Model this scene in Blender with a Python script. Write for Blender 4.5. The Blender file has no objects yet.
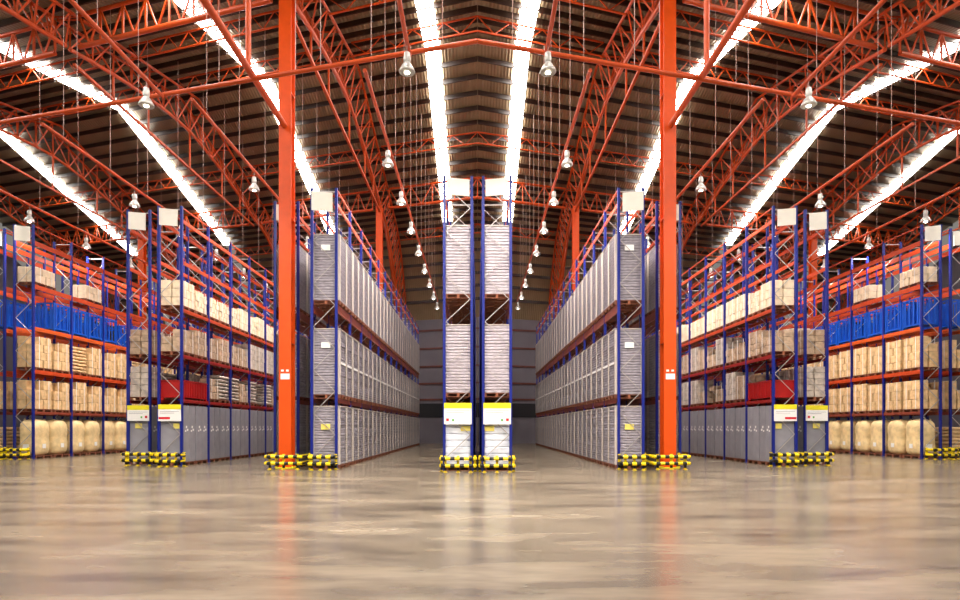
import bpy, math, random
from mathutils import Vector
random.seed(7)
C = bpy.context.scene.collection
H = 1.65            # eye height
S = 0.308           # the hall's cross direction is swept back by this much per metre away from the middle
PI = math.pi

# ------------------------------------------------------------------ mesh helpers
class MB:
    def __init__(s): s.v=[]; s.f=[]; s.m=[]; s.sm=[]
    def add(s, vs, fs, mi=0, smooth=False):
        o=len(s.v); s.v.extend([tuple(v) for v in vs])
        for f in fs:
            s.f.append([i+o for i in f]); s.m.append(mi); s.sm.append(smooth)
        return s
    def box(s, x0,x1,y0,y1,z0,z1, mi=0):
        if x0>x1: x0,x1=x1,x0
        if y0>y1: y0,y1=y1,y0
        vs=[(x0,y0,z0),(x1,y0,z0),(x1,y1,z0),(x0,y1,z0),(x0,y0,z1),(x1,y0,z1),(x1,y1,z1),(x0,y1,z1)]
        return s.add(vs,[(3,2,1,0),(4,5,6,7),(0,1,5,4),(1,2,6,5),(2,3,7,6),(3,0,4,7)],mi)
    def cham(s, x0,x1,y0,y1,z0,z1,c, mi=0):       # box with vertical corners cut and a bevelled rim top and bottom
        def ring(z,i):
            a=[(x0+i+c,y0+i),(x1-i-c,y0+i),(x1-i,y0+i+c),(x1-i,y1-i-c),(x1-i-c,y1-i),(x0+i+c,y1-i),(x0+i,y1-i-c),(x0+i,y0+i+c)]
            return [(p,q,z) for p,q in a]
        h=c*0.7
        vs=ring(z0,h)+ring(z0+h,0)+ring(z1-h,0)+ring(z1,h)
        fs=[tuple(reversed(range(8))),tuple(range(24,32))]
        for k in range(3):
            for i in range(8):
                j=(i+1)%8; fs.append((k*8+i,k*8+j,k*8+8+j,k*8+8+i))
        return s.add(vs,fs,mi)
    def bar(s, p,q,w,h=None,mi=0,up=(0,0,1)):
        p=Vector(p);q=Vector(q);h=h or w
        d=(q-p).normalized(); u=Vector(up)
        if abs(d.dot(u))>0.98: u=Vector((0,1,0))
        a=d.cross(u).normalized()*(w/2); b=a.cross(d).normalized()*(h/2)
        vs=[p-a-b,p+a-b,p+a+b,p-a+b,q-a-b,q+a-b,q+a+b,q-a+b]
        return s.add(vs,[(3,2,1,0),(4,5,6,7),(0,1,5,4),(1,2,6,5),(2,3,7,6),(3,0,4,7)],mi)
    def tube(s,p,q,r,n=8,mi=0,r2=None):
        p=Vector(p);q=Vector(q);d=(q-p).normalized(); u=Vector((0,0,1))
        if abs(d.dot(u))>0.98: u=Vector((0,1,0))
        a=d.cross(u).normalized(); b=a.cross(d).normalized(); r2=r if r2 is None else r2
        vs=[p+(a*math.cos(t)+b*math.sin(t))*r for t in [2*PI*i/n for i in range(n)]]
        vs+=[q+(a*math.cos(t)+b*math.sin(t))*r2 for t in [2*PI*i/n for i in range(n)]]
        fs=[(i,(i+1)%n,n+(i+1)%n,n+i) for i in range(n)]
        s.add(vs,fs,mi,True)
        return s.add(vs,[tuple(range(n))[::-1],tuple(range(n,2*n))],mi)
    def path(s,pts,r,n=8,mi=0):
        for a,b in zip(pts[:-1],pts[1:]): s.tube(a,b,r,n,mi)
        return s
    def lathe(s,prof,cx=0,cy=0,n=16,mi=0,sq=None,sx=1,sy=1):
        vs=[]
        for r,z in prof:
            for i in range(n):
                t=2*PI*i/n; c,k=math.cos(t),math.sin(t)
                if sq: c=math.copysign(abs(c)**sq,c); k=math.copysign(abs(k)**sq,k)
                vs.append((cx+r*c*sx,cy+r*k*sy,z))
        fs=[]
        for j in range(len(prof)-1):
            for i in range(n): fs.append((j*n+i,j*n+(i+1)%n,(j+1)*n+(i+1)%n,(j+1)*n+i))
        s.add(vs,fs,mi,True)
        if prof[0][0]>1e-4: s.f.append([len(s.v)-len(vs)+i for i in range(n)][::-1]); s.m.append(mi); s.sm.append(False)
        if prof[-1][0]>1e-4: s.f.append([len(s.v)-n+i for i in range(n)]); s.m.append(mi); s.sm.append(False)
        return s
    def mesh(s,name,mats):
        me=bpy.data.meshes.new(name); me.from_pydata(s.v,[],s.f)
        for m in (mats if isinstance(mats,(list,tuple)) else [mats]): me.materials.append(m)
        me.polygons.foreach_set('material_index',s.m); me.polygons.foreach_set('use_smooth',s.sm)
        me.update(); return me
    def obj(s,name,mats,parent=None,loc=None):
        return put(name,s.mesh(name,mats),parent,loc)

def put(name,me,parent=None,loc=None,rz=0):
    o=bpy.data.objects.new(name,me); C.objects.link(o)
    if parent is not None: o.parent=parent
    if loc is not None: o.location=loc
    if rz: o.rotation_euler.z=rz
    return o
def tag(o,label,cat,group=None):
    o['label']=label; o['category']=cat
    if group: o['group']=group
    return o
def thing(name,label,cat,loc=(0,0,0),rz=0,group=None):
    o=bpy.data.objects.new(name,None); C.objects.link(o); o.location=loc; o.rotation_euler.z=rz
    o.empty_display_size=.2
    return tag(o,label,cat,group)
def copy_tree(o,loc=None,rz=None,parent=None):
    c=o.copy(); C.objects.link(c)
    if parent is not None: c.parent=parent
    if loc is not None: c.location=loc
    if rz is not None: c.rotation_euler.z=rz
    for ch in list(o.children): copy_tree(ch,parent=c)
    return c

# ------------------------------------------------------------------ materials
def srgb(r,g,b):
    f=lambda c:(c/255/12.92) if c/255<=.04045 else ((c/255+.055)/1.055)**2.4
    return (f(r),f(g),f(b),1)
def mat(name,col,rough=.5,metal=0,vary=.12,scale=3,bump=0,bscale=20,coat=0,rand=0,emit=None,spec=.5,stretch=(1,1,1)):
    m=bpy.data.materials.new(name); m.use_nodes=True; nt=m.node_tree; N=nt.nodes; L=nt.links
    b=N['Principled BSDF']; b.inputs['Roughness'].default_value=rough; b.inputs['Metallic'].default_value=metal
    b.inputs['Specular IOR Level'].default_value=spec
    b.inputs['Coat Weight'].default_value=coat; b.inputs['Coat Roughness'].default_value=.15
    tc=N.new('ShaderNodeTexCoord'); mp=N.new('ShaderNodeMapping'); mp.inputs['Scale'].default_value=stretch
    L.new(tc.outputs['Object'],mp.inputs['Vector'])
    no=N.new('ShaderNodeTexNoise'); no.inputs['Scale'].default_value=scale; no.inputs['Detail'].default_value=5
    L.new(mp.outputs[0],no.inputs['Vector'])
    mr=N.new('ShaderNodeMapRange'); mr.inputs['From Min'].default_value=.3; mr.inputs['From Max'].default_value=.7
    mr.inputs['To Min'].default_value=1-vary; mr.inputs['To Max'].default_value=1+vary
    L.new(no.outputs['Fac'],mr.inputs['Value'])
    val=mr.outputs[0]
    if rand:
        oi=N.new('ShaderNodeObjectInfo'); r=N.new('ShaderNodeMapRange')
        r.inputs['To Min'].default_value=1-rand; r.inputs['To Max'].default_value=1+rand
        L.new(oi.outputs['Random'],r.inputs['Value'])
        mu=N.new('ShaderNodeMath'); mu.operation='MULTIPLY'; L.new(val,mu.inputs[0]); L.new(r.outputs[0],mu.inputs[1]); val=mu.outputs[0]
    vm=N.new('ShaderNodeVectorMath'); vm.operation='SCALE'; vm.inputs[0].default_value=col[:3]
    L.new(val,vm.inputs['Scale']); L.new(vm.outputs[0],b.inputs['Base Color'])
    if bump:
        bn=N.new('ShaderNodeTexNoise'); bn.inputs['Scale'].default_value=bscale; bn.inputs['Detail'].default_value=3
        L.new(mp.outputs[0],bn.inputs['Vector'])
        bp=N.new('ShaderNodeBump'); bp.inputs['Strength'].default_value=bump; bp.inputs['Distance'].default_value=.05
        L.new(bn.outputs['Fac'],bp.inputs['Height']); L.new(bp.outputs[0],b.inputs['Normal'])
    if emit:
        b.inputs['Emission Color'].default_value=emit[0]; b.inputs['Emission Strength'].default_value=emit[1]
    return m
M={}
M['orange']=mat('orange_paint',srgb(222,78,2),.42,vary=.06)
M['steel']=mat('orange_steel',srgb(200,74,12),.45,vary=.12,scale=1.2)
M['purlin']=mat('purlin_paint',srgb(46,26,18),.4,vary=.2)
M['roof']=None
M['blue']=mat('blue_paint',srgb(18,34,132),.4,vary=.1)
M['brightblue']=mat('bright_blue_paint',srgb(10,84,196),.4,vary=.12,rand=.15)
M['beam']=mat('beam_orange',srgb(198,70,26),.42,vary=.1)
M['beamred']=mat('beam_red',srgb(156,32,22),.42,vary=.12)
M['beambrown']=mat('beam_brown',srgb(140,62,42),.5,vary=.2)
M['beamo']=mat('beam_amber',srgb(206,86,28),.42,vary=.1)
M['galv']=mat('galvanised',srgb(190,182,180),.4,metal=.5,vary=.1)
M['pallet']=mat('pallet_wood',srgb(128,74,50),.8,vary=.35,scale=6,bump=.3)
M['wood']=mat('pale_wood',srgb(196,150,96),.8,vary=.25,scale=6,bump=.3)
M['greywrap']=mat('grey_wrapped',srgb(160,153,162),.3,vary=.24,scale=5,bump=.35,bscale=9,coat=.25,rand=.08,stretch=(1,1,3))
M['whitewrap']=mat('white_wrapped',srgb(188,178,186),.3,vary=.2,scale=5,bump=.5,bscale=8,coat=.3,rand=.06,stretch=(1,1,3))
M['clearwrap']=mat('blue_white_wrapped',srgb(234,238,250),.28,vary=.1,scale=4,bump=.5,bscale=7,coat=.35)
M['edge']=mat('pale_corner_board',srgb(206,194,184),.5,vary=.08)
M['cabinet']=mat('grey_carton',srgb(150,148,156),.45,vary=.1,scale=2,bump=.1,coat=.1,rand=.1)
M['carton']=mat('wrapped_carton',srgb(196,168,140),.4,vary=.3,scale=4,bump=1.2,bscale=6,coat=.5,rand=.14)
M['greycarton']=mat('pale_wrapped_carton',srgb(204,190,176),.38,vary=.25,scale=4,bump=1.2,bscale=6,coat=.5,rand=.12)
M['tan']=mat('tan_carton',srgb(226,190,140),.5,vary=.2,scale=4,bump=1.0,bscale=7,coat=.35,rand=.1)
M['cream']=mat('cream_carton',srgb(236,214,184),.5,vary=.15,scale=4,bump=.35,bscale=7,coat=.15,rand=.06)
M['bag']=mat('cream_bag',srgb(242,214,160),.5,vary=.2,scale=3,bump=.6,bscale=5,coat=.1,rand=.05)
M['red']=mat('dark_red_bin',srgb(168,22,20),.4,vary=.12)
M['white']=mat('white_label',srgb(244,242,240),.6,vary=.03)
M['sign']=mat('cream_board',srgb(255,250,238),.6,vary=.03)
M['yellow']=mat('yellow_strip',srgb(238,226,40),.5,vary=.05)
M['ylabel']=mat('yellow_label',srgb(238,220,110),.6,vary=.05)
M['redmark']=mat('red_mark',srgb(214,30,50),.6,vary=.02)
M['greenmark']=mat('green_mark',srgb(90,170,70),.6,vary=.02)
M['greymark']=mat('grey_mark',srgb(150,150,160),.6,vary=.02)
M['concrete']=None
M['wall']=mat('grey_cladding',srgb(108,102,110),.6,vary=.08,scale=.6)
M['girt']=mat('girt_brown',srgb(96,48,40),.6,vary=.1)
M['dark']=mat('dark_opening',srgb(26,24,30),.7,vary=.1)
M['lampmetal']=mat('lamp_alu',srgb(226,226,222),.3,metal=.3,vary=.04)
M['lampglow']=mat('lamp_glow',srgb(255,245,225),.5,vary=0,emit=(srgb(255,240,214),30))
M['wire']=mat('wire_grey',srgb(170,140,130),.4,metal=.3,vary=.05)
M['sky']=mat('rooflight_sheet',srgb(250,250,255),.5,vary=.0,emit=((1,.96,.9,1),20))
def stripes(nm,k):
    m=bpy.data.materials.new(nm); m.use_nodes=True; nt=m.node_tree;N=nt.nodes;L=nt.links
    b=N['Principled BSDF']; b.inputs['Roughness'].default_value=.4
    tc=N.new('ShaderNodeTexCoord'); sp=N.new('ShaderNodeSeparateXYZ'); L.new(tc.outputs['Object'],sp.inputs[0])
    a=N.new('ShaderNodeMath');a.operation='ADD';L.new(sp.outputs[k],a.inputs[0]);a.inputs[1].default_value=0
    c=N.new('ShaderNodeMath');c.operation='ADD';L.new(a.outputs[0],c.inputs[0]);c.inputs[1].default_value=20.
    d=N.new('ShaderNodeMath');d.operation='MULTIPLY';L.new(c.outputs[0],d.inputs[0]);d.inputs[1].default_value=1/.34
    e=N.new('ShaderNodeMath');e.operation='FRACT';L.new(d.outputs[0],e.inputs[0])
    g=N.new('ShaderNodeMath');g.operation='GREATER_THAN';L.new(e.outputs[0],g.inputs[0]);g.inputs[1].default_value=.48
    mx=N.new('ShaderNodeMix');mx.data_type='RGBA';mx.inputs['A'].default_value=srgb(22,20,18);mx.inputs['B'].default_value=srgb(246,216,10)
    L.new(g.outputs[0],mx.inputs['Factor']);L.new(mx.outputs['Result'],b.inputs['Base Color'])
    return m
M['stripe']=stripes('yellow_black_bands',0); M['stripepost']=stripes('yellow_black_post_bands',2)
def floor_mat():
    m=bpy.data.materials.new('polished_concrete'); m.use_nodes=True; nt=m.node_tree;N=nt.nodes;L=nt.links
    b=N['Principled BSDF']; tc=N.new('ShaderNodeTexCoord')
    def noise(scale,st,det=6,rough=.6):
        mp=N.new('ShaderNodeMapping');mp.inputs['Scale'].default_value=st;L.new(tc.outputs['Object'],mp.inputs[0])
        n=N.new('ShaderNodeTexNoise');n.inputs['Scale'].default_value=scale;n.inputs['Detail'].default_value=det;n.inputs['Roughness'].default_value=rough
        L.new(mp.outputs[0],n.inputs['Vector']);return n.outputs['Fac']
    n1=noise(.5,(.5,1.4,1),5,.55); n2=noise(1.3,(.5,1.5,1),6,.55); n3=noise(.16,(1,1,1),3)
    r=N.new('ShaderNodeValToRGB'); r.color_ramp.elements[0].position=.3; r.color_ramp.elements[0].color=srgb(66,58,50)
    r.color_ramp.elements[1].position=.7; r.color_ramp.elements[1].color=srgb(148,133,112)
    a=N.new('ShaderNodeMath');a.operation='MULTIPLY_ADD';a.inputs[1].default_value=.5;L.new(n1,a.inputs[0])
    h=N.new('ShaderNodeMath');h.operation='MULTIPLY';h.inputs[1].default_value=.5;L.new(n2,h.inputs[0]);L.new(h.outputs[0],a.inputs[2])
    L.new(a.outputs[0],r.inputs[0]); L.new(r.outputs[0],b.inputs['Base Color'])
    mr=N.new('ShaderNodeMapRange');mr.inputs['From Min'].default_value=.3;mr.inputs['From Max'].default_value=.7
    mr.inputs['To Min'].default_value=.18;mr.inputs['To Max'].default_value=.28;L.new(n1,mr.inputs['Value']);L.new(mr.outputs[0],b.inputs['Roughness'])
    bp=N.new('ShaderNodeBump');bp.inputs['Strength'].default_value=.03;bp.inputs['Distance'].default_value=.012
    L.new(n2,bp.inputs['Height']);L.new(bp.outputs[0],b.inputs['Normal'])
    b.inputs['Specular IOR Level'].default_value=.6
    return m
M['concrete']=floor_mat()
def roof_mat():
    m=mat('roof_sheet',srgb(156,136,106),.4,metal=.35,vary=.15,scale=.5)
    nt=m.node_tree;N=nt.nodes;L=nt.links;b=N['Principled BSDF']
    tc=N.new('ShaderNodeTexCoord');w=N.new('ShaderNodeTexWave');w.wave_type='BANDS';w.bands_direction='X'
    w.inputs['Scale'].default_value=1.6;L.new(tc.outputs['Object'],w.inputs['Vector'])
    bp=N.new('ShaderNodeBump');bp.inputs['Strength'].default_value=.6;bp.inputs['Distance'].default_value=.05
    L.new(w.outputs['Fac'],bp.inputs['Height']);L.new(bp.outputs[0],b.inputs['Normal'])
    return m
M['roof']=roof_mat()

# ------------------------------------------------------------------ the hall
XW=46.; YB=58.6; YF=-3.; RID=33.75
def R(yp): return H+22.-.23*abs(yp-RID)-.075*max(0,yp-50)**2
def P(s,x,yp,z): return (s*x, yp+S*x, z)
def struct(o): o['kind']='structure'; return o
m=MB(); m.add([(-XW-3,-8,0),(XW+3,-8,0),(XW+3,YB+S*XW+4,0),(-XW-3,YB+S*XW+4,0),(-XW-3,-8,-.3),(XW+3,-8,-.3),(XW+3,YB+S*XW+4,-.3),(-XW-3,YB+S*XW+4,-.3)],
   [(0,1,2,3),(7,6,5,4),(0,4,5,1),(1,5,6,2),(2,6,7,3),(3,7,4,0)])
struct(m.obj('floor',M['concrete']))
LIGHTS=[2.6,13.4,24.4,35.4]; LW=.43
edges=[0]+[e for l in LIGHTS for e in (l-LW,l+LW)]+[XW]
m=MB()
for s in (-1,1):
    for a,b in zip(edges[0::2],edges[1::2]):
        ys=[YF,6,16.35]+[16.35+1.25*k+1.25*q/6 for k in range(34) for q in range(1,7)]
        ys=[y for y in ys if y<YB]+[YB]
        vs=[];fs=[]
        for y in ys:
            u=((y-16.35)/1.25)%1 if y>16.35 and y<YB else 0
            z=R(y)-.04*math.sin(PI*u)**.8 if 1e-6<u<1-1e-6 else R(y)
            vs+=[P(s,a,y,z),P(s,b,y,z),P(s,a,y,R(y)+.08),P(s,b,y,R(y)+.08)]
        for k in range(len(ys)-1):
            o=4*k; fs+=[(o,o+1,o+5,o+4),(o+2,o+6,o+7,o+3),(o,o+4,o+6,o+2),(o+1,o+3,o+7,o+5)]
        fs+=[(0,2,3,1),(o+4,o+5,o+7,o+6)]
        m.add(vs,fs)
ceil=struct(m.obj('ceiling',M['roof']))
n=0
for s in (-1,1):
    for l in LIGHTS:
        for y0,y1 in ((YF+1,RID-.1),(RID+.1,YB-7.5)):
            n+=1; m=MB(); a,b=l-LW+.01,l+LW-.01
            K=14 if y0>RID-1 else 1
            for k in range(K):
                p,q=y0+(y1-y0)*k/K,y0+(y1-y0)*(k+1)/K
                lo=[P(s,a,p,R(p)-.15),P(s,b,p,R(p)-.15),P(s,b,q,R(q)-.15),P(s,a,q,R(q)-.15)]
                m.add(lo+[(x,y,z+.13) for x,y,z in lo],[(0,1,2,3),(7,6,5,4)]+([(0,4,5,1)] if k==0 else [])+[(1,5,6,2)]+([(2,6,7,3)] if k==K-1 else [])+[(3,7,4,0)])
            struct(m.obj('window_%d'%n,M['sky']))
# purlins, children of the ceiling
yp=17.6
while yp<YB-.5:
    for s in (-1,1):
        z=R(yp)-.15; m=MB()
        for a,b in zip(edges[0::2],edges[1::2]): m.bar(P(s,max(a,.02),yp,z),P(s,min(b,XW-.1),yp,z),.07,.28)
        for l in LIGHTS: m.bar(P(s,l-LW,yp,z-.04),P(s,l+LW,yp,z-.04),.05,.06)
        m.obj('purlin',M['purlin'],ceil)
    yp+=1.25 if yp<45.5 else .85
# back walls (swept like the hall), with girts, dark louvre band
for s,nm in ((-1,'left'),(1,'right')):
    m=MB(); a=P(s,0,YB,0);b=P(s,XW,YB,0); zt=R(YB)
    def slab(za,zb,y=YB,t=.2,x0=0,x1=XW):
        lo=[P(s,x0,y,za),P(s,x1,y,za),P(s,x1,y+t,za),P(s,x0,y+t,za)]
        up=[(p,q,zb) for p,q,_ in lo]
        return lo+up
    F6=[(3,2,1,0),(4,5,6,7),(0,1,5,4),(1,2,6,5),(2,3,7,6),(3,0,4,7)]
    m.add(slab(0,zt),F6)
    w=struct(m.obj('wall_back_'+nm,M['wall']))
    for z in (4.3,5.9,7.6,9.4,11.2,13,14.8):
        MB().add(slab(z,z+.18,YB-.1,.099,.02,XW-.1),F6).obj('girt',M['girt'],w)
    MB().add(slab(2.6,4.0,YB-.06,.059,.02,12),F6).obj('louvre_band',M['dark'],w)
    k=.3
    while k<12:
        MB().add(slab(.02,zt-.3,YB-.04,.03,k,k+.06),F6).obj('cladding_rib',M['wall'],w); k+=1.6
    m=MB(); x=s*XW
    m.add([(x,YF+S*XW,0),(x+s*.2,YF+S*XW,0),(x+s*.2,YB+S*XW,0),(x,YB+S*XW,0),
           (x,YF+S*XW,R(YF)),(x+s*.2,YF+S*XW,R(YF)),(x+s*.2,YB+S*XW,R(YB)),(x,YB+S*XW,R(YB)),
           (x,RID+S*XW,R(RID)),(x+s*.2,RID+S*XW,R(RID))],
          [(0,3,7,8,4),(1,5,9,6,2),(0,1,2,3),(4,8,9,5),(8,7,6,9),(0,4,5,1),(3,2,6,7)])
    struct(m.obj('wall_'+nm,M['wall']))

SIDE={-1:'left',1:'right'}
# ------------------------------------------------------------------ columns
def column(s,x,y,ztop,label,notice=False):
    t=thing('steel_column',label,'column',(s*x,y,0))
    m=MB(); w=.245
    m.box(-w,w,-.27,-.23,.05,ztop); m.box(-w,w,.23,.27,.05,ztop); m.box(-.025,.025,-.229,.229,.05,ztop)
    for z in (5.,10.,15.):
        if z<ztop: m.box(-w,w,-.2299,.2299,z,z+.03)
    m.obj('column_shaft',M['orange'],t)
    MB().box(-.36,.36,-.36,.36,0,.05).obj('base_plate',M['yellow'],t)
    if notice:
        b=MB().box(-.17,.19,-.29,-.272,3.55,3.78).obj('notice',M['white'],t)
        b['label']='small white notice on the orange column'
        MB().box(-.15,-.05,-.285,-.272,3.86,3.94).box(.05,.15,-.285,-.272,3.86,3.94).obj('hook',M['white'],t)
    return t
XA,X1,XB,X4=7.68,18.9,30.4,41.2
for s in (-1,1):
    sd=SIDE[s]
    column(s,XA,24.2,19.25,'tall bright orange steel column at the front of the %s near rack, with a white notice'%sd,True)
    column(s,XA+.1,47.6,19.1,'orange steel column rising out of the %s near rack towards its far end'%sd)
    column(s,XB,54.4,19.1,'orange steel column seen between the blue uprights above the %s outer racks'%sd)

# ------------------------------------------------------------------ main frames (along the aisles)
CH=.1
def lattice(m,A,B,n,r=.035):
    """zigzag web between two polylines sampled by functions A,B of t"""
    for i in range(n):
        t0,t1,t2=i/n,(i+.5)/n,(i+1)/n
        m.bar(A(t0),B(t1),r*2); m.bar(B(t1),A(t2),r*2)
def frame(s,x,y0,y1,label,tie=True):
    t=thing('roof_truss',label,'roof truss',P(s,x,(y0+y1)/2,0))
    ox,oy=t.location.x,t.location.y
    def L(p): return (p[0]-ox,p[1]-oy,p[2])
    W=.55
    if y1<=45.3 and y0>=22:      # gable span between columns
        def bot(u): 
            yp=y0+(y1-y0)*u; return 19.15+1.9*(1-abs(2*u-1)**1.6)
    elif y0>45:
        def bot(u): return 19.15-7.4*u**1.7
    else:
        def bot(u): return 16.2+(19.15-16.2)*u
    def Bf(u): return L(P(s,x,y0+(y1-y0)*u,bot(u)))
    def Tf(side):
        return lambda u: L((s*x+side*W, y0+(y1-y0)*u+S*x, R(y0+(y1-y0)*u)-.42))
    K=14
    m=MB()
    for i in range(K): m.tube(Bf(i/K),Bf((i+1)/K),CH,8)
    m.obj('bottom_chord',M['steel'],t)
    for sd in (-1,1):
        m=MB(); f=Tf(sd)
        for i in range(K): m.tube(f(i/K),f((i+1)/K),CH*.8,8)
        m.obj('top_chord',M['steel'],t)
        m=MB(); lattice(m,Bf,f,K); m.obj('web_bracing',M['steel'],t)
    for i in range(0,K+1,2): MB().bar(Tf(-1)(i/K),Tf(1)(i/K),.06).obj('cross_strut',M['steel'],t)
    if tie:
        zt=H+17.0
        MB().bar(L(P(s,x+.02,y0+.3,zt)),L(P(s,x+.02,y1-.3,zt)),.13).obj('tie_beam',M['steel'],t)
        for i in (2,4,7,10,12): 
            p=Bf(i/K); MB().bar(p,(p[0],p[1],zt),.09).obj('tie_hanger',M['steel'],t)
FR=[(XA,'on the column line beside the central aisle'),(X1,'over the middle rack'),(XB,'over the outer rack'),(X4,'nearest the side wall')]
for s in (-1,1):
    for x,d in FR:
        sd=SIDE[s]
        frame(s,x,22.0,45.2,'%s orange lattice roof truss under the ridge, %s'%(sd,d))
        frame(s,x,45.5,YB-1,'%s lattice truss sloping to the back wall, %s'%(sd,d),False)
        frame(s,x,8,21.7,'%s orange lattice roof truss nearest the viewer, %s'%(sd,d),False)

# ------------------------------------------------------------------ cross trusses at the column lines
def cross(yp,x0,x1,s,label,zb=19.0,dep=1.5,r=.11):
    pts=[(s*x0,yp+S*abs(x0)),(s*x1,yp+S*abs(x1))]
    ox,oy=(pts[0][0]+pts[1][0])/2,(pts[0][1]+pts[1][1])/2
    t=thing('cross_truss',label,'roof truss',(ox,oy,0))
    def pt(u,z): 
        x=x0+(x1-x0)*u; return (s*x-ox, yp+S*abs(x)-oy, z)
    K=8 if abs(x1-x0)>9 else 6
    MB().tube(pt(0,zb),pt(.5,zb),r).tube(pt(.5,zb),pt(1,zb),r).obj('bottom_chord',M['steel'],t)
    MB().tube(pt(0,zb+dep),pt(.5,zb+dep),r*.8).tube(pt(.5,zb+dep),pt(1,zb+dep),r*.8).obj('top_chord',M['steel'],t)
    m=MB()
    for i in range(K):
        m.bar(pt(i/K,zb+dep),pt((i+.5)/K,zb),.07); m.bar(pt((i+.5)/K,zb),pt((i+1)/K,zb+dep),.07)
        m.bar(pt((i)/K,zb+dep),pt((i)/K,zb),.08)
    m.obj('web_bracing',M['steel'],t)
for yp,d,zb in ((21.8,'front column line',19.0),(45.35,'rear column line',19.0)):
    dep=min(1.5,R(yp)-zb-.45)
    cross(yp,-XA+.7,XA-.7,1,'orange truss crossing above the central rack on the %s'%d,zb,dep)
    for s in (-1,1):
        for a,b,w in ((XA,X1,'inner'),(X1,XB,'middle'),(XB,X4,'outer')):
            cross(yp,a+.7,b-.7,s,'orange cross truss on the %s, %s bay on the %s'%(d,w,SIDE[s]),zb,dep)
# light joists under the purlins
def joist(yp,x0,x1,s,label):
    ox,oy=s*(x0+x1)/2, yp+S*(abs(x0)+abs(x1))/2
    t=thing('roof_joist',label,'roof joist',(ox,oy,0)); zt=R(yp)-.32; zb=zt-.75
    def pt(x,z): return (s*x-ox,yp+S*abs(x)-oy,z)
    xs=[x0+(x1-x0)*i/16 for i in range(17)]
    m=MB(); m.path([pt(x,zb) for x in (x0,(x0+x1)/2,x1)],.05,6); m.obj('bottom_chord',M['steel'],t)
    m=MB(); m.path([pt(x,zt) for x in (x0,(x0+x1)/2,x1)],.05,6); m.obj('top_chord',M['steel'],t)
    m=MB()
    for i in range(16): m.bar(pt(xs[i],zb if i%2 else zt),pt(xs[i+1],zt if i%2 else zb),.045)
    m.obj('web_bracing',M['steel'],t)
for yp,d in ((25.6,'first'),(30.6,'second'),(40.8,'third'),(51.5,'fourth')):
    joist(yp,-XA+.8,XA-.8,1,'slim zigzag roof joist over the central bay, %s from the front'%d)
    for s in (-1,1):
        for a,b,w in ((XA,X1,'inner'),(X1,XB,'middle'),(XB,X4,'outer')):
            joist(yp,a+.8,b-.8,s,'slim zigzag roof joist, %s bay on the %s, %s from the front'%(w,SIDE[s],d))

# ------------------------------------------------------------------ lamp rails, hangers, lamps
ZR=H+11.7
def wires(t,pts,zb):
    ox,oy=t.location.x,t.location.y
    for x,y in pts:
        zt=R(y-S*abs(x))-.28
        MB().tube((x-ox,y-oy,zb-t.location.z),(x-ox,y-oy,zt-t.location.z),.012,5).obj('suspension_wire',M['wire'],t)
def rail(s,x,y0,y1,label,r=.07,zr=ZR):
    t=thing('lamp_rail',label,'lamp rail',(s*x,y0,0))
    MB().tube((0,0,zr),(0,y1-y0,zr),r,8).obj('rail_tube',M['steel'],t)
    n=int((y1-y0)/3.1); wires(t,[(s*x,y0+1.2+i*3.1) for i in range(n)],zr+r*.8)
    return t
XR=[3.7,10.2,16.8,23.6]
t=thing('cross_rail','long orange rail hung across the front of the hall, kinked in the middle','lamp rail',(0,18.5,0))
MB().tube((-24,24*.265,ZR+.2),(0,0,ZR+.2),.075,8).tube((0,0,ZR+.2),(24,24*.265,ZR+.2),.075,8).obj('rail_tube',M['steel'],t)
wires(t,[(q*x,18.5+.265*x) for q in (-1,1) for x in (1.1,5.2,6.1,9,12.3,15,19)],ZR+.24)
for s in (-1,1):
    sd=SIDE[s]
    nm=['over the aisle beside the central rack','over the aisle behind the near rack','over the aisle behind the middle rack','over the outer rack']
    for i,x in enumerate(XR):
        y0=18.7+.265*x
        rail(s,x,y0,YB+S*x-4,'%s orange lamp rail %s'%(sd,nm[i]))
    rail(s,2.15,3,18.9,'%s orange lamp rail overhead, nearest the middle of the hall'%sd)
    rail(s,11.15,4,21.2,'%s orange lamp rail overhead, furthest from the middle'%sd)
    t=rail(s,7.68,3.5,23.86,'%s thick orange rail running from overhead to the tall front column'%sd,.12,ZR+.3)
    MB().tube((0,16.6,ZR+.38),(0,16.6,R(18)-.5),.1,8).obj('drop_post',M['steel'],t)

def make_lamp():
    t=thing('high_bay_lamp','','lamp')
    MB().lathe([(.03,.62),(.09,.60),(.11,.44),(.10,.34),(.07,.30)][::-1],n=14).obj('ballast_housing',M['lampmetal'],t)
    MB().lathe([(.235,.0),(.25,.02),(.22,.1),(.15,.22),(.08,.31),(.07,.31),(.14,.2),(.21,.09),(.225,.0)],n=18).obj('reflector',M['lampmetal'],t)
    MB().lathe([(.01,-.05),(.07,-.02),(.095,.06),(.05,.2),(.01,.24)],n=12).obj('bulb',M['lampglow'],t)
    MB().tube((0,0,.6),(0,0,.82),.015,6).obj('hanger',M['wire'],t)
    return t
lamp0=None; nlamp=0
ordn=['first','second','third','fourth','fifth','sixth','seventh','eighth','ninth','tenth','eleventh','twelfth','thirteenth','fourteenth','fifteenth','sixteenth','seventeenth','eighteenth','nineteenth','twentieth','twenty-first','twenty-second','twenty-third','twenty-fourth','twenty-fifth','twenty-sixth','twenty-seventh','twenty-eighth']
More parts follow.
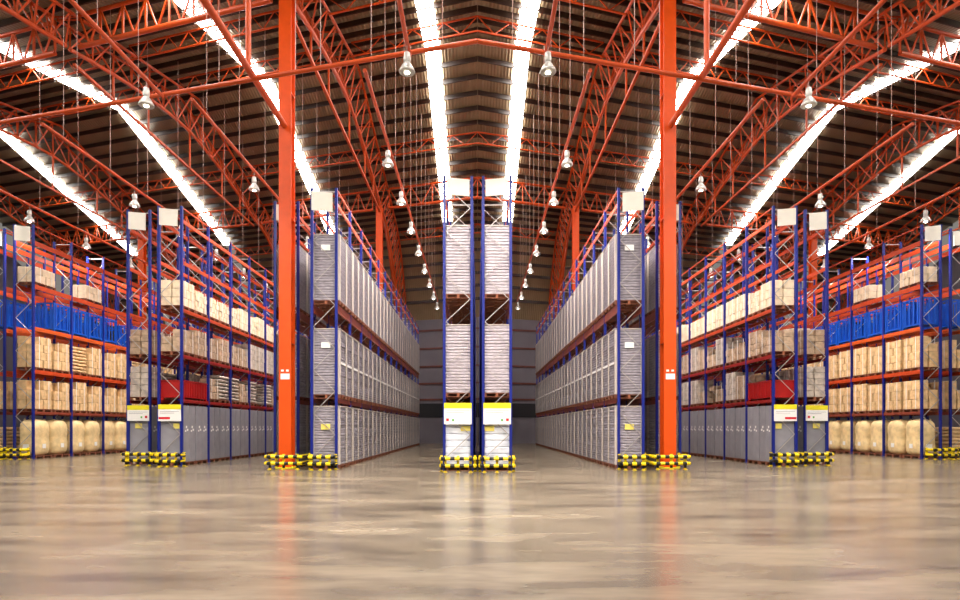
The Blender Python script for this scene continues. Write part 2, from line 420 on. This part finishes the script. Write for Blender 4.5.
def lamp(s,x,y,z,label,power=0):
    global lamp0
    if lamp0 is None: lamp0=make_lamp(); o=lamp0
    else: o=copy_tree(lamp0)
    o.location=(s*x,y,z)
    tag(o,label,'lamp','high bay lamps')
    if power:
        l=bpy.data.lights.new('lamp_light','SPOT'); l.energy=power; l.color=(1,.92,.82); l.spot_size=2.6; l.spot_blend=.6; l.shadow_soft_size=.22
        lo=bpy.data.objects.new('lamp_light',l); C.objects.link(lo); lo.location=(s*x,y,z-.08)
LP=1900
for s in (-1,1):
    sd=SIDE[s]
    lamp(s,2.15,18.3,ZR-.07-.82,'large white bell lamp over the %s of the central rack, nearest the viewer'%sd,LP)
    lamp(s,11.15,20.2,ZR-.07-.82,'white bell lamp high on the %s, hanging where the front rail crosses'%sd,LP)
    # aisle lamps
    for k in range(8):
        lamp(s,3.7,24.8+4.3*k,ZR-.07-.82,'white bell lamp over the %s central aisle, %s from the front'%(sd,ordn[k]),LP*(.9 if k<3 else .06))
    for k in range(7):
        lamp(s,10.2,27.4+4.3*k,ZR-.07-.82,'white bell lamp over the %s aisle behind the near rack, %s from the front'%(sd,ordn[k]),LP*(.7 if k<3 else .25))
    for k in range(6):
        lamp(s,16.8,29.4+4.6*k,ZR-.07-.82,'white bell lamp over the %s aisle behind the middle rack, %s from the front'%(sd,ordn[k]),LP*(.9 if k<3 else .15))
    for k in range(5):
        lamp(s,23.6,31.6+4.6*k,ZR-.07-.82,'white bell lamp above the %s outer rack, %s from the front'%(sd,ordn[k]),LP*.5)
    # lamps on the near rails, over and behind the viewer
    for x in (2.15,11.15):
        for k,y in enumerate((13,8)):
            lamp(s,x,y,ZR-.07-.82,'white bell lamp overhead on the %s rail %s, %s from the racks'%(sd,'nearest the middle' if x<3 else 'furthest from the middle',ordn[k+1]),LP*1.)

# ------------------------------------------------------------------ racks
UW=.1
def upright_mesh(h):
    m=MB(); w=UW/2
    m.box(-w,w,-.045,.045,.02,h); m.box(-.09,.09,-.08,.08,0,.02)
    # slotted face seen as small raised lips along both edges
    m.box(-w,-w+.02,-.055,-.045,.02,h); m.box(w-.02,w,-.055,-.045,.02,h)
    return m.mesh('upright',M['blue'])
def brace_mesh(w,h,pit=1.7):
    m=MB(); z=.5; k=0; a=UW/2+.01
    m.bar((a,0,.35),(w-a,0,.35),.04)
    while z+pit/2<h-.1:
        p,q=((a,0,z),(w-a,0,z+pit/2)) if k%2==0 else ((w-a,0,z),(a,0,z+pit/2))
        m.bar(p,q,.026); z+=pit/2; k+=1
    m.bar((a,0,h-.15),(w-a,0,h-.15),.04)
    return m
def beam_mesh(L,mt,hh=.14):
    m=MB(); 
    m.box(-.03,.03,.055,L-.055,-hh,0)
    m.box(-.045,.045,.046,.055,-hh-.04,.03); m.box(-.045,.045,L-.055,L-.046,-hh-.04,.03)
    m.box(-.038,.038,.056,L-.056,-hh*.62,-hh*.38)
    return m.mesh('beam',mt)
def rack(s,x,w,y,bay,n,levels,h,label,tie=True,braceM='galv',group=None):
    """x = |X| of the side facing the middle; levels=[(z,material)]"""
    t=thing('pallet_rack',label,'rack',(s*x,y,0))
    um=upright_mesh(h); bm=brace_mesh(w-UW,h)
    bme=bm.mesh('frame_brace',M[braceM]); 
    for i in range(n+1):
        put('upright',um,t,(s*UW/2,i*bay,0)); put('upright',um,t,(s*(w-UW/2),i*bay,0))
        o=put('frame_brace',bme,t,(s*UW/2 if s>0 else -(w-UW/2),i*bay,0))
    cache={}; cnt=0; rest=MB(); rm=None
    for i in range(n):
        for z,mt,hh in levels:
            k=(mt,hh)
            if k not in cache: cache[k]=beam_mesh(bay,M[mt],hh)
            for xx in (s*.05,s*(w-.05)):
                cnt+=1
                if cnt<=100: put('beam',cache[k],t,(xx,i*bay,z))
                else: rest.box(xx-.03,xx+.03,i*bay+.055,(i+1)*bay-.055,z-hh,z); rm=M[mt]
    if rest.v:
        o=rest.obj('beam',rm,t); o['kind']='stuff'
    if tie:
        MB().bar((s*UW/2,0,h-.05),(s*UW/2,n*bay,h-.05),.05).obj('top_rail',M['beam'],t)
    return t

# ------------------------------------------------------------------ pallets and loads
PH=.15
def pallet_mesh(wx,wy):
    m=MB(); a,b=wx/2,wy/2
    for i in range(7):
        y=-b+ (2*b-.11)*i/6; m.box(-a,a,y,y+.11,PH-.022,PH)
    for x in (-a,-.05,a-.1): m.box(x,x+.1,-b,b,PH-.044,PH-.022)
    for x in (-a,-.05,a-.1):
        for y in (-b,-.06,b-.12): m.box(x,x+.1,y,y+.12,.022,PH-.044)
    for y in (-b,-.06,b-.12): m.box(-a,a,y,y+.12,0,.022)
    return m.mesh('pallet',M['pallet'])
def ribbed(wx,wy,h,n,jit=.022):
    m=MB(); a,b=wx/2,wy/2; d=h/n
    for i in range(n):
        j=random.uniform(-jit,jit); k=random.uniform(-jit,jit); g=random.uniform(0,jit)
        m.cham(-a+g,a-g+j*.0,-b+g,b-g,PH+d*i,PH+d*(i+1)-.006,.034)
    return m
def proto(name,cat,parts):
    t=thing(name,'',cat,(0,0,-50))
    for pn,me in parts: put(pn,me,t)
    return t
def corner_boards(wx,wy,h,mt='edge'):
    res=[]
    for sx in (-1,1):
        for sy in (-1,1):
            m=MB(); x=sx*(wx/2+.002); y=sy*(wy/2+.002)
            m.box(x,x-sx*.09,y,y+sy*.008,PH+.02,PH+h-.02); m.box(x,x+sx*.008,y+sy*.008,y-sy*.09,PH+.02,PH+h-.02)
            res.append(('corner_board',m.mesh('corner_board',M[mt])))
    return res
protos={}
def grey_stack(key,wx,wy,h,mt,n,cb=True,sheet=True):
    parts=[('pallet',pallet_mesh(wx,wy)),('ribbed_stack',ribbed(wx,wy,h,n).mesh('ribbed_stack',M[mt]))]
    if cb: parts+=corner_boards(wx,wy,h)
    if sheet: parts.append(('top_sheet',MB().cham(-wx/2-.01,wx/2+.01,-wy/2-.01,wy/2+.01,PH+h,PH+h+.035,.01).mesh('top_sheet',M['edge'])))
    if key=='A':
        for sx in (-1,1): parts.append(('label',MB().box(sx*(wx/2+.001),sx*(wx/2+.012),-wy*.36,wy*.36,PH+1.22,PH+1.31).mesh('label',M['white'])))
    protos[key]=proto('wrapped_stack','pallet load',parts)
def cabinet(key,wx,wy,h,mt):
    m=MB(); a,b=wx/2,wy/2
    m.cham(-a,a,-b,-.006,PH,PH+h,.02); m.cham(-a,a,.006,b,PH,PH+h,.02)
    for z in (PH+h*.33,PH+h*.66): m.box(-a-.006,a+.006,-b-.006,b+.006,z,z+.02)
    lab=MB()
    for sx in (-1,1):
        for yy in (-.28,.24):
            x=sx*(a+.007); z=PH+h*.55
            for (dy,dz,w_,h_) in ((-.05,.12,.1,.1),(.04,.0,.12,.09),(-.12,-.04,.1,.08)):
                lab.box(x,x+sx*.006,yy+dy,yy+dy+w_,z+dz,z+dz+h_)
    protos[key]=proto('wrapped_stack','pallet load',[('pallet',pallet_mesh(wx,wy)),('grey_carton_stack',m.mesh('grey_carton_stack',M[mt])),('label_set',lab.mesh('label_set',M['white']))])
def cartons(key,wx,wy,h,mt,nl,nx=2,ny=3,wrap=True,drop=0):
    m=MB(); d=h/nl
    for l in range(nl):
        nn=ny+(l%2)
        for i in range(nx):
            for j in range(nn):
                if l==nl-1 and random.random()<drop: continue
                ax,ay=wx/nx,wy/nn; g=.008; r=lambda:random.uniform(0,.035)
                m.cham(-wx/2+i*ax+g+r(),-wx/2+(i+1)*ax-g-r(),-wy/2+j*ay+g+r(),-wy/2+(j+1)*ay-g-r(),PH+l*d,PH+(l+1)*d-.01,.02)
    parts=[('pallet',pallet_mesh(wx,wy)),('carton_stack',m.mesh('carton_stack',M[mt]))]
    st=MB(); e=.004
    for y in (-wy*.28,wy*.28):
        st.box(-wx/2-e,-wx/2,y-.02,y+.02,PH,PH+h); st.box(wx/2,wx/2+e,y-.02,y+.02,PH,PH+h)
    parts.append(('strap',st.mesh('strap',M['white'])))
    protos[key]=proto('carton_load','pallet load',parts)
def sacks(key,wx,wy,h,mt,nl=7):
    m=MB(); d=h/nl
    for l in range(nl):
        k=2 if l%2 else 3
        for j in range(k):
            ay=wy/k; cy=-wy/2+(j+.5)*ay; z0=PH+l*d
            m.lathe([(.3,z0),(.46,z0+d*.2),(.5,z0+d*.5),(.46,z0+d*.8),(.3,z0+d)],0,cy,16,0,.35,wx*random.uniform(.96,1.02),ay*1.02)
    protos[key]=proto('sack_load','pallet load',[('pallet',pallet_mesh(wx,wy)),('sack_stack',m.mesh('sack_stack',M[mt]))])
def bigbag(key,wx,wy,h,mt):
    m=MB()
    prof=[(.30,0),(.42,.04),(.485,.12),(.5,.25),(.495,.38),(.478,.47),(.484,.52),(.497,.62),(.5,.75),(.47,.88),(.38,.96),(.2,1.0)]
    m.lathe([(r,PH+z*h) for r,z in prof],0,0,24,0,.55,wx,wy)
    lp=MB()
    for sx in (-1,1):
        for sy in (-1,1):
            x,y=sx*wx*.27,sy*wy*.27; z=PH+h*.97
            lp.path([(x,y,z-.06),(x+sx*.04,y,z+.07),(x-sx*.04,y,z+.07),(x-sx*.02,y,z-.05)],.018,6)
    tg=MB().box(-.15,.15,-wy*.5-.012,-wy*.5-.002,PH+h*.2,PH+h*.32).box(-wx*.5-.012,-wx*.5-.002,-.12,.12,PH+h*.2,PH+h*.32).box(wx*.5+.002,wx*.5+.012,-.12,.12,PH+h*.2,PH+h*.32)
    protos[key]=proto('bulk_bag','bag',[('pallet',pallet_mesh(wx,wy)),('bag_body',m.mesh('bag_body',M[mt])),('lifting_loop',lp.mesh('lifting_loop',M['bag'])),('label_set',tg.mesh('label_set',M['white']))])
def redbin(key,wx,wy,h):
    m=MB(); a,b=wx/2,wy/2
    m.box(-a,a,-b,-b+.02,.1,h);m.box(-a,a,b-.02,b,.1,h);m.box(-a,-a+.02,-b+.02,b-.02,.1,h);m.box(a-.02,a,-b+.02,b-.02,.1,h);m.box(-a,a,-b,b,.08,.1)
    k=-b+.1
    while k<b-.05: m.box(-a-.02,-a,k,k+.05,.1,h-.05);m.box(a,a+.02,k,k+.05,.1,h-.05); k+=.16
    m.box(-a-.025,a+.025,-b-.025,-b+.02,h,h+.04);m.box(-a-.025,a+.025,b-.02,b+.025,h,h+.04);m.box(-a-.025,-a+.02,-b+.02,b-.02,h,h+.04);m.box(a-.02,a+.025,-b+.02,b-.02,h,h+.04)
    ft=MB()
    for x in (-a,a-.1):
        for y in (-b,b-.1): ft.box(x,x+.1,y,y+.1,0,.08)
    ld=MB().cham(-a+.03,a-.03,-b+.03,b-.03,h-.01,h+.03,.01)
    protos[key]=proto('steel_bin','bin',[('bin_body',m.mesh('bin_body',M['red'])),('foot',ft.mesh('foot',M['red'])),('lid',ld.mesh('lid',M['red']))])
def stillage(key,wx,wy,h):
    a,b=wx/2,wy/2
    fr=MB()
    for x in (-a,a-.07):
        for y in (-b,b-.07): fr.box(x,x+.07,y,y+.07,0,h)
    for z in (.12,h-.08):
        fr.box(-a+.07,a-.07,-b,-b+.05,z,z+.07);fr.box(-a+.07,a-.07,b-.05,b,z,z+.07);fr.box(-a,-a+.05,-b+.07,b-.07,z,z+.07);fr.box(a-.05,a,-b+.07,b-.07,z,z+.07)
    dk=MB().box(-a+.05,a-.05,-b+.05,b-.05,.19,.22)
    sl=MB(); k=-b+.14
    while k<b-.12:
        for x in (-a+.005,a-.03): sl.box(x,x+.025,k,k+.085,.19,h-.08)
        k+=.3
    k=-a+.14
    while k<a-.12:
        sl.box(k,k+.1,-b+.005,-b+.03,.19,h-.08)
        k+=.3
    protos[key]=proto('steel_stillage','stillage',[('corner_frame',fr.mesh('corner_frame',M['brightblue'])),('deck',dk.mesh('deck',M['brightblue'])),('slat_panel',sl.mesh('slat_panel',M['brightblue']))])
def crate(key,wx,wy,h,mt='cream'):
    cartons(key,wx,wy,h,mt,2,2,2)

grey_stack('A',1.1,1.14,2.58,'greywrap',24); grey_stack('A2',1.1,1.14,2.58,'greywrap',24); grey_stack('A0',1.1,1.14,2.3,'greywrap',22)
grey_stack('Aout',.98,1.14,2.58,'greywrap',24)
grey_stack('Cn',.98,1.14,2.55,'whitewrap',22,False); grey_stack('Cn0',.98,1.14,2.25,'clearwrap',9,False)
cabinet('B0',.98,1.13,2.42,'cabinet')
cartons('Ba',.98,1.13,1.1,'carton',4); cartons('Bb',.98,1.13,1.35,'greycarton',5,2,2); cartons('Bc',.98,1.13,.95,'carton',3,2,3,drop=.3)
sacks('Bs',.98,1.1,1.2,'greycarton')
cartons('Bt',.98,1.13,1.08,'cream',3,2,2); cartons('Bt2',.98,1.13,.92,'cream',4,2,3,drop=.2)
bigbag('Cb',.98,1.26,1.9,'bag')
cartons('Ct',1.0,1.22,1.62,'tan',4,2,2,drop=.2); cartons('Ct2',1.0,1.24,1.5,'tan',3,2,2,drop=.1); sacks('Cs',1.0,1.28,1.5,'tan',8)
crate('Cc',1.0,1.5,.8); 
redbin('red',.98,2.2,.78); stillage('blue',.98,1.28,1.55)
used=set()
def place(key,s,x,w,y,z,label,group,name=None,rz=0,cat=None,dx=0):
    p=protos[key]
    o=copy_tree(p) if key in used else p
    used.add(key)
    o.location=(s*(x+w/2-dx),y,z); o.rotation_euler.z=rz+(random.uniform(-.008,.008))
    tag(o,label,p.get('category') or cat,group)
    return o
def fill(s,x,w,y,bay,bays,z,keys,desc,where,group,skip=0,dx=0,half=None):
    """two loads in each bay"""
    k=0; first=None
    for i in range(bays):
        for j in (0,1):
            k+=1
            if random.random()<skip: continue
            key=random.choice(keys) if isinstance(keys,(list,tuple)) else keys
            yy=y+i*bay+bay/2+(-1 if j==0 else 1)*(bay/4-.022)
            dd=desc[key] if isinstance(desc,dict) else desc
            r=place(key,s,x,w,yy,z,'%s, %s from the front, %s'%(dd,ordn[k-1],where),group,dx=dx)
            if first is None: first=r
    return first
CARDS=[]
def card(*a): CARDS.append(a)
def put_card(o,s,x,y,z,w,h,mt,label):
    c=MB().box(-w/2,w/2,-.006,.002,-h/2,h/2).obj('label_card',M[mt],o,(s*x-o.location.x,y-o.location.y,z-o.location.z)); c['label']=label

BA=2.5; W=1.06
# central tower: two rows back to back
lvC=[(2.78,'beambrown',.17),(6.5,'beambrown',.32),(10.5,'beam',.12)]
lvB=[(2.83,'beamred',.14),(4.72,'beamred',.14),(6.68,'beam',.14),(8.7,'beam',.14),(10.45,'beam',.14)]
lvO=[(2.45,'beambrown',.14),(4.62,'beam',.2),(6.85,'beamo',.2),(9.05,'beam',.24),(11.3,'beam',.24)]
rows=[]
for s in (-1,1):
    sd=SIDE[s]
    # centre
    rack(s,.165,1.13,22.5,BA,13,lvC,11.05,'%s half of the tall blue pallet rack facing the viewer in the middle'%sd,False)
    for z,key,lv in ((0,'Cn0','ground level'),(2.78,'Cn','middle level'),(6.5,'Cn','top level')):
        d='bright white wrapped load' if z==0 else 'white ribbed wrapped stack'
        f0=fill(s,.165,1.13,22.5,BA,7,z,key,d,'%s, central rack %s half'%(lv,sd),'wrapped loads in the central rack')
        if z==0: card(f0,s,.42,22.56,1.6,.42,.2,'ylabel','yellow green label')
    # near rack, aisle row
    rack(s,5.5,W,23.6,BA,13,lvC,11.05,'tall blue pallet rack of grey stacks lining the %s central aisle'%sd)
    for z,key,lv in ((0,'A0','ground level'),(2.78,'A','middle level'),(6.5,'A2','top level')):
        f0=fill(s,5.5,W,23.6,BA,13,z,key,'grey ribbed wrapped stack','%s, %s central aisle rack'%(lv,sd),'grey stacks along the central aisles',dx=.05)
        card(f0,s,5.98,23.64,{0:1.66,2.78:4.88,6.5:8.72}[z],.36,.22,'ylabel' if z==0 else 'white','yellow label' if z==0 else 'white label')
    rack(s,7.42,W,25.0,BA,13,lvC,11.05,'blue pallet rack directly behind the tall orange column, %s'%sd)
    for z,key,lv in ((0,'Aout','ground level'),(2.78,'Aout','middle level'),(6.5,'Aout','top level')):
        fill(s,7.42,W,25.0,BA,2,z,key,'grey stack behind orange column','%s, %s side'%(lv,sd),'grey stacks behind the orange columns')
    # middle rack
    rack(s,12.47,W,25.4,BA,13,lvB,11.0,'%s middle rack, aisle row, with grey stacks below and cartons above'%sd,True,'galv')
    f0=fill(s,12.47,W,25.4,BA,13,0,'B0','tall plain grey stack','ground level, %s middle rack'%sd,'plain grey stacks on the ground')
    card(f0,s,12.77,25.45,1.69,.26,.22,'ylabel','yellow label')
    dB={'Ba':'brown wrapped carton load','Bb':'pale wrapped carton load','Bc':'low brown carton load','Bs':'pale layered sack load','Bt':'cream carton load','Bt2':'cream small carton load'}
    place('red',s,12.47,W,25.4+BA/2,2.83,'dark red steel bin on the first shelf of the %s middle rack'%sd,'dark red bins')
    fill(s,12.47,W,25.4+BA,BA,12,2.83,['Ba','Bb','Bc','Bs'],dB,'behind red bin, first shelf, %s middle rack'%sd,'mixed loads in the middle racks',.05)
    fill(s,12.47,W,25.4,BA,13,4.72,['Ba','Bc','Bb'],dB,'second shelf, %s middle rack'%sd,'mixed loads in the middle racks')
    fill(s,12.47,W,25.4,BA,13,6.68,['Bt','Bt2'],dB,'third shelf, %s middle rack'%sd,'cream loads in the middle racks')
    rack(s,14.36,W,26.4,BA,13,lvB,11.2,'%s middle rack, outer row, with mixed pallet loads'%sd,True)
    f0=fill(s,14.36,W,26.4,BA,3,0,'B0','tall plain grey stack','ground, outer row, %s middle rack'%sd,'plain grey stacks on the ground')
    card(f0,s,14.94,26.45,1.7,.3,.22,'ylabel','yellow label')
    fill(s,14.36,W,26.4,BA,3,2.83,['Bs','Bb'],dB,'first shelf, outer row, %s middle rack'%sd,'mixed loads in the middle racks')
    fill(s,14.36,W,26.4,BA,4,4.72,['Ba','Bb'],dB,'second shelf, outer row, %s middle rack'%sd,'mixed loads in the middle racks')
    # outer rack
    BO=2.9
    dO={'Cb':'rounded cream bulk bag','Ct':'tan wrapped carton load','Ct2':'tan large carton load','Cs':'tan layered sack load','blue':'blue slatted steel stillage','Cc':'cream crate'}
    rack(s,22.9,W,31.0,BO,11,lvO,12.1,'%s outer rack with tan loads and cream bulk bags'%sd)
    fill(s,22.9,W,31.0,BO,8,0,'Cb',dO,'ground level, %s outer rack'%sd,'bulk bags on the ground')
    fill(s,22.9,W,31.0,BO,8,2.45,['Ct','Ct2'],dO,'first shelf, %s outer rack'%sd,'tan loads in the outer racks')
    fill(s,22.9,W,31.0,BO,8,4.62,['Ct','Cs','Ct2'],dO,'second shelf, %s outer rack'%sd,'tan loads in the outer racks')
    fill(s,22.9,W,31.0,BO,11,6.85,'blue',dO,'third shelf, %s outer rack'%sd,'blue stillages',.12)
    place('Cc',s,22.9,W,31.0+.9,9.05,'cream crate high on the front bay of the %s outer rack'%sd,None)
    place('Cc',s,22.9,W,31.0+BO+2.0,9.05,'cream crate high in the second bay of the %s outer rack'%sd,None)
    rack(s,24.85,W,31.6,BO,11,lvO,12.1,'outermost blue rack row in view behind the %s outer rack'%sd)
    fill(s,24.85,W,31.6,BO,6,0,'Cs',dO,'ground, behind the %s outer rack'%sd,'tan loads in the outer racks',.2)
    fill(s,24.85,W,31.6,BO,6,2.45,['Ct2','Cs'],dO,'first shelf, behind %s outer rack'%sd,'tan loads in the outer racks')
    fill(s,24.85,W,31.6,BO,6,4.62,['Ct','Ct2'],dO,'second shelf, behind %s outer rack'%sd,'tan loads in the outer racks',.3)
    fill(s,24.85,W,31.6,BO,11,6.85,'blue',dO,'third shelf, behind %s outer rack'%sd,'blue stillages',.1)

for a in CARDS: put_card(*a)
# ------------------------------------------------------------------ striped guards at the rack ends
def guard(s,x0,x1,y,label,dep=.45):
    cx=(x0+x1)/2; w=(x1-x0)/2
    t=thing('guard_rail',label,'guard rail',(s*cx,y,0))
    for z in (.24,.5):
        m=MB(); pts=[(-w,dep,z),(-w,.1,z),(-w+.03,.03,z),(-w+.1,0,z),(w-.1,0,z),(w-.03,.03,z),(w,.1,z),(w,dep,z)]
        m.path(pts,.07,10); m.obj('rail',M['stripe'],t)
    for x,yy in ((-w+.16,0),(w-.16,0),(0,0),(-w,dep),(w,dep)):
        MB().box(x-.045,x+.045,yy+.066 if yy==0 else yy-.03,yy+.13 if yy==0 else yy+.05,.012,.6).box(x-.08,x+.08,yy,yy+.16,0,.012).obj('post',M['stripepost'],t)
for s in (-1,1):
    sd=SIDE[s]
    guard(s,.09,1.33,21.75,'yellow and black guard rail at the foot of the central rack, %s half'%sd)
    guard(s,5.5,6.5,22.85,'yellow and black guard rail at the %s near rack end, beside the central aisle'%sd)
    guard(s,6.83,8.22,23.2,'yellow and black guard rail around the base of the %s orange column'%sd,1.3)
    guard(s,12.28,13.3,24.65,'yellow and black guard rail at the %s middle rack, inner row'%sd)
    guard(s,13.75,15.05,25.35,'yellow and black guard rail at the %s middle rack, outer row'%sd)
    guard(s,22.95,24.2,30.2,'yellow and black guard rail at the %s outer rack, inner row'%sd)
    guard(s,24.6,25.9,30.8,'yellow and black guard rail at the %s outer rack, second row'%sd)

# ------------------------------------------------------------------ notice boards and top signs on the rack ends
def board(s,x0,x1,y,z0,z1,kind,label,mirror):
    t=thing('notice_board',label,'notice board',(s*(x0+x1)/2,y,z0)); w=(x1-x0)/2; h=z1-z0; f=-1 if mirror else 1
    MB().box(-w,w,0,.02,0,h).obj('panel',M['white'],t)
    MB().box(-w,w,-.006,0,h-.2,h).obj('header_strip',M['yellow'],t)
    for r_ in range(2):
        MB().box(-w+.08,w-.08-r_*.2,-.004,0,h-.3-r_*.07,h-.285-r_*.07).obj('text_line',M['greymark'],t)
    if kind=='dot':
        a,b=sorted((f*-(w-.08),f*-(w-.18))); MB().box(a,b,-.006,0,.12,.22).obj('red_mark',M['redmark'],t)
        a,b=sorted((f*-(w-.3),f*-(w-.37))); MB().box(a,b,-.006,0,.12,.2).obj('green_mark',M['greenmark'],t)
    else:
        a,b=sorted((f*-(w-.02),f*-(w-.5))); MB().box(a,b,-.006,0,.08,.17).obj('red_mark',M['redmark'],t)
def topsign(s,x0,x1,y,z0,z1,label,tilt=0):
    t=thing('aisle_sign',label,'sign',(s*(x0+x1)/2,y,z0)); w=(x1-x0)/2; h=z1-z0
    d=.035*s
    m=MB(); m.add([(-w,0,-d),(w,0,d),(w,.04,d),(-w,.04,-d),(-w,0,h-d),(w,0,h+d),(w,.04,h+d),(-w,.04,h-d)],[(3,2,1,0),(4,5,6,7),(0,1,5,4),(1,2,6,5),(2,3,7,6),(3,0,4,7)])
    m.obj('sign_panel',M['sign'],t)
    m=MB()
    for x in (-w*.8,w*.8): m.box(x-.02,x+.02,.04,.06,-.02,h+.0)
    m.obj('bracket',M['galv'],t)
for s in (-1,1):
    sd=SIDE[s]; mir=s<0
    board(s,.22,1.25,22.424,1.75,2.55,'dot','white notice board with yellow header on the central rack, %s half'%sd,s>0)
    board(s,12.52,13.48,25.324,1.9,2.6,'bar','white notice board with yellow header and red bar, %s middle rack'%sd,s>0)
    board(s,14.41,15.37,26.324,1.92,2.6,'dot','white notice board with yellow header and red dot, %s middle rack'%sd,s<0)
    topsign(s,.3,1.13,22.38,10.3,10.92,'blank cream sign on top of the central rack, %s half'%sd)
    topsign(s,5.68,6.5,23.48,10.12,10.85,'blank cream sign topping the %s rack on the central aisle'%sd)
    topsign(s,7.6,8.35,24.88,10.2,10.85,'blank cream sign behind the %s orange column'%sd)
    topsign(s,12.65,13.42,25.28,10.15,10.85,'blank cream sign on the %s middle rack, inner row'%sd)
    topsign(s,14.55,15.3,26.28,10.3,11.05,'blank cream sign on the %s middle rack, outer row'%sd)
    topsign(s,23.05,23.85,30.88,11.25,12.0,'blank cream sign on the %s outer rack, inner row'%sd)
    topsign(s,25.0,25.8,31.48,11.2,11.95,'blank cream sign on the %s outer rack, second row'%sd)

# ------------------------------------------------------------------ light outside, camera
w=bpy.data.worlds.new('World'); bpy.context.scene.world=w; w.use_nodes=True
w.node_tree.nodes['Background'].inputs[0].default_value=(1,.93,.84,1); w.node_tree.nodes['Background'].inputs[1].default_value=.22
cam=bpy.data.cameras.new('Camera'); co=bpy.data.objects.new('Camera',cam); C.objects.link(co)
co.location=(0,0,H); co.rotation_euler=(PI/2,0,0)
cam.sensor_width=36; cam.lens=600/960*36; cam.shift_y=127/960; cam.shift_x=2.5/960; cam.clip_end=400
sc=bpy.context.scene; sc.camera=co
sc.view_settings.view_transform='Standard'; sc.view_settings.look='None'; sc.view_settings.gamma=1
sc.view_settings.exposure=0.05
sc.cycles.max_bounces=6; sc.cycles.diffuse_bounces=2
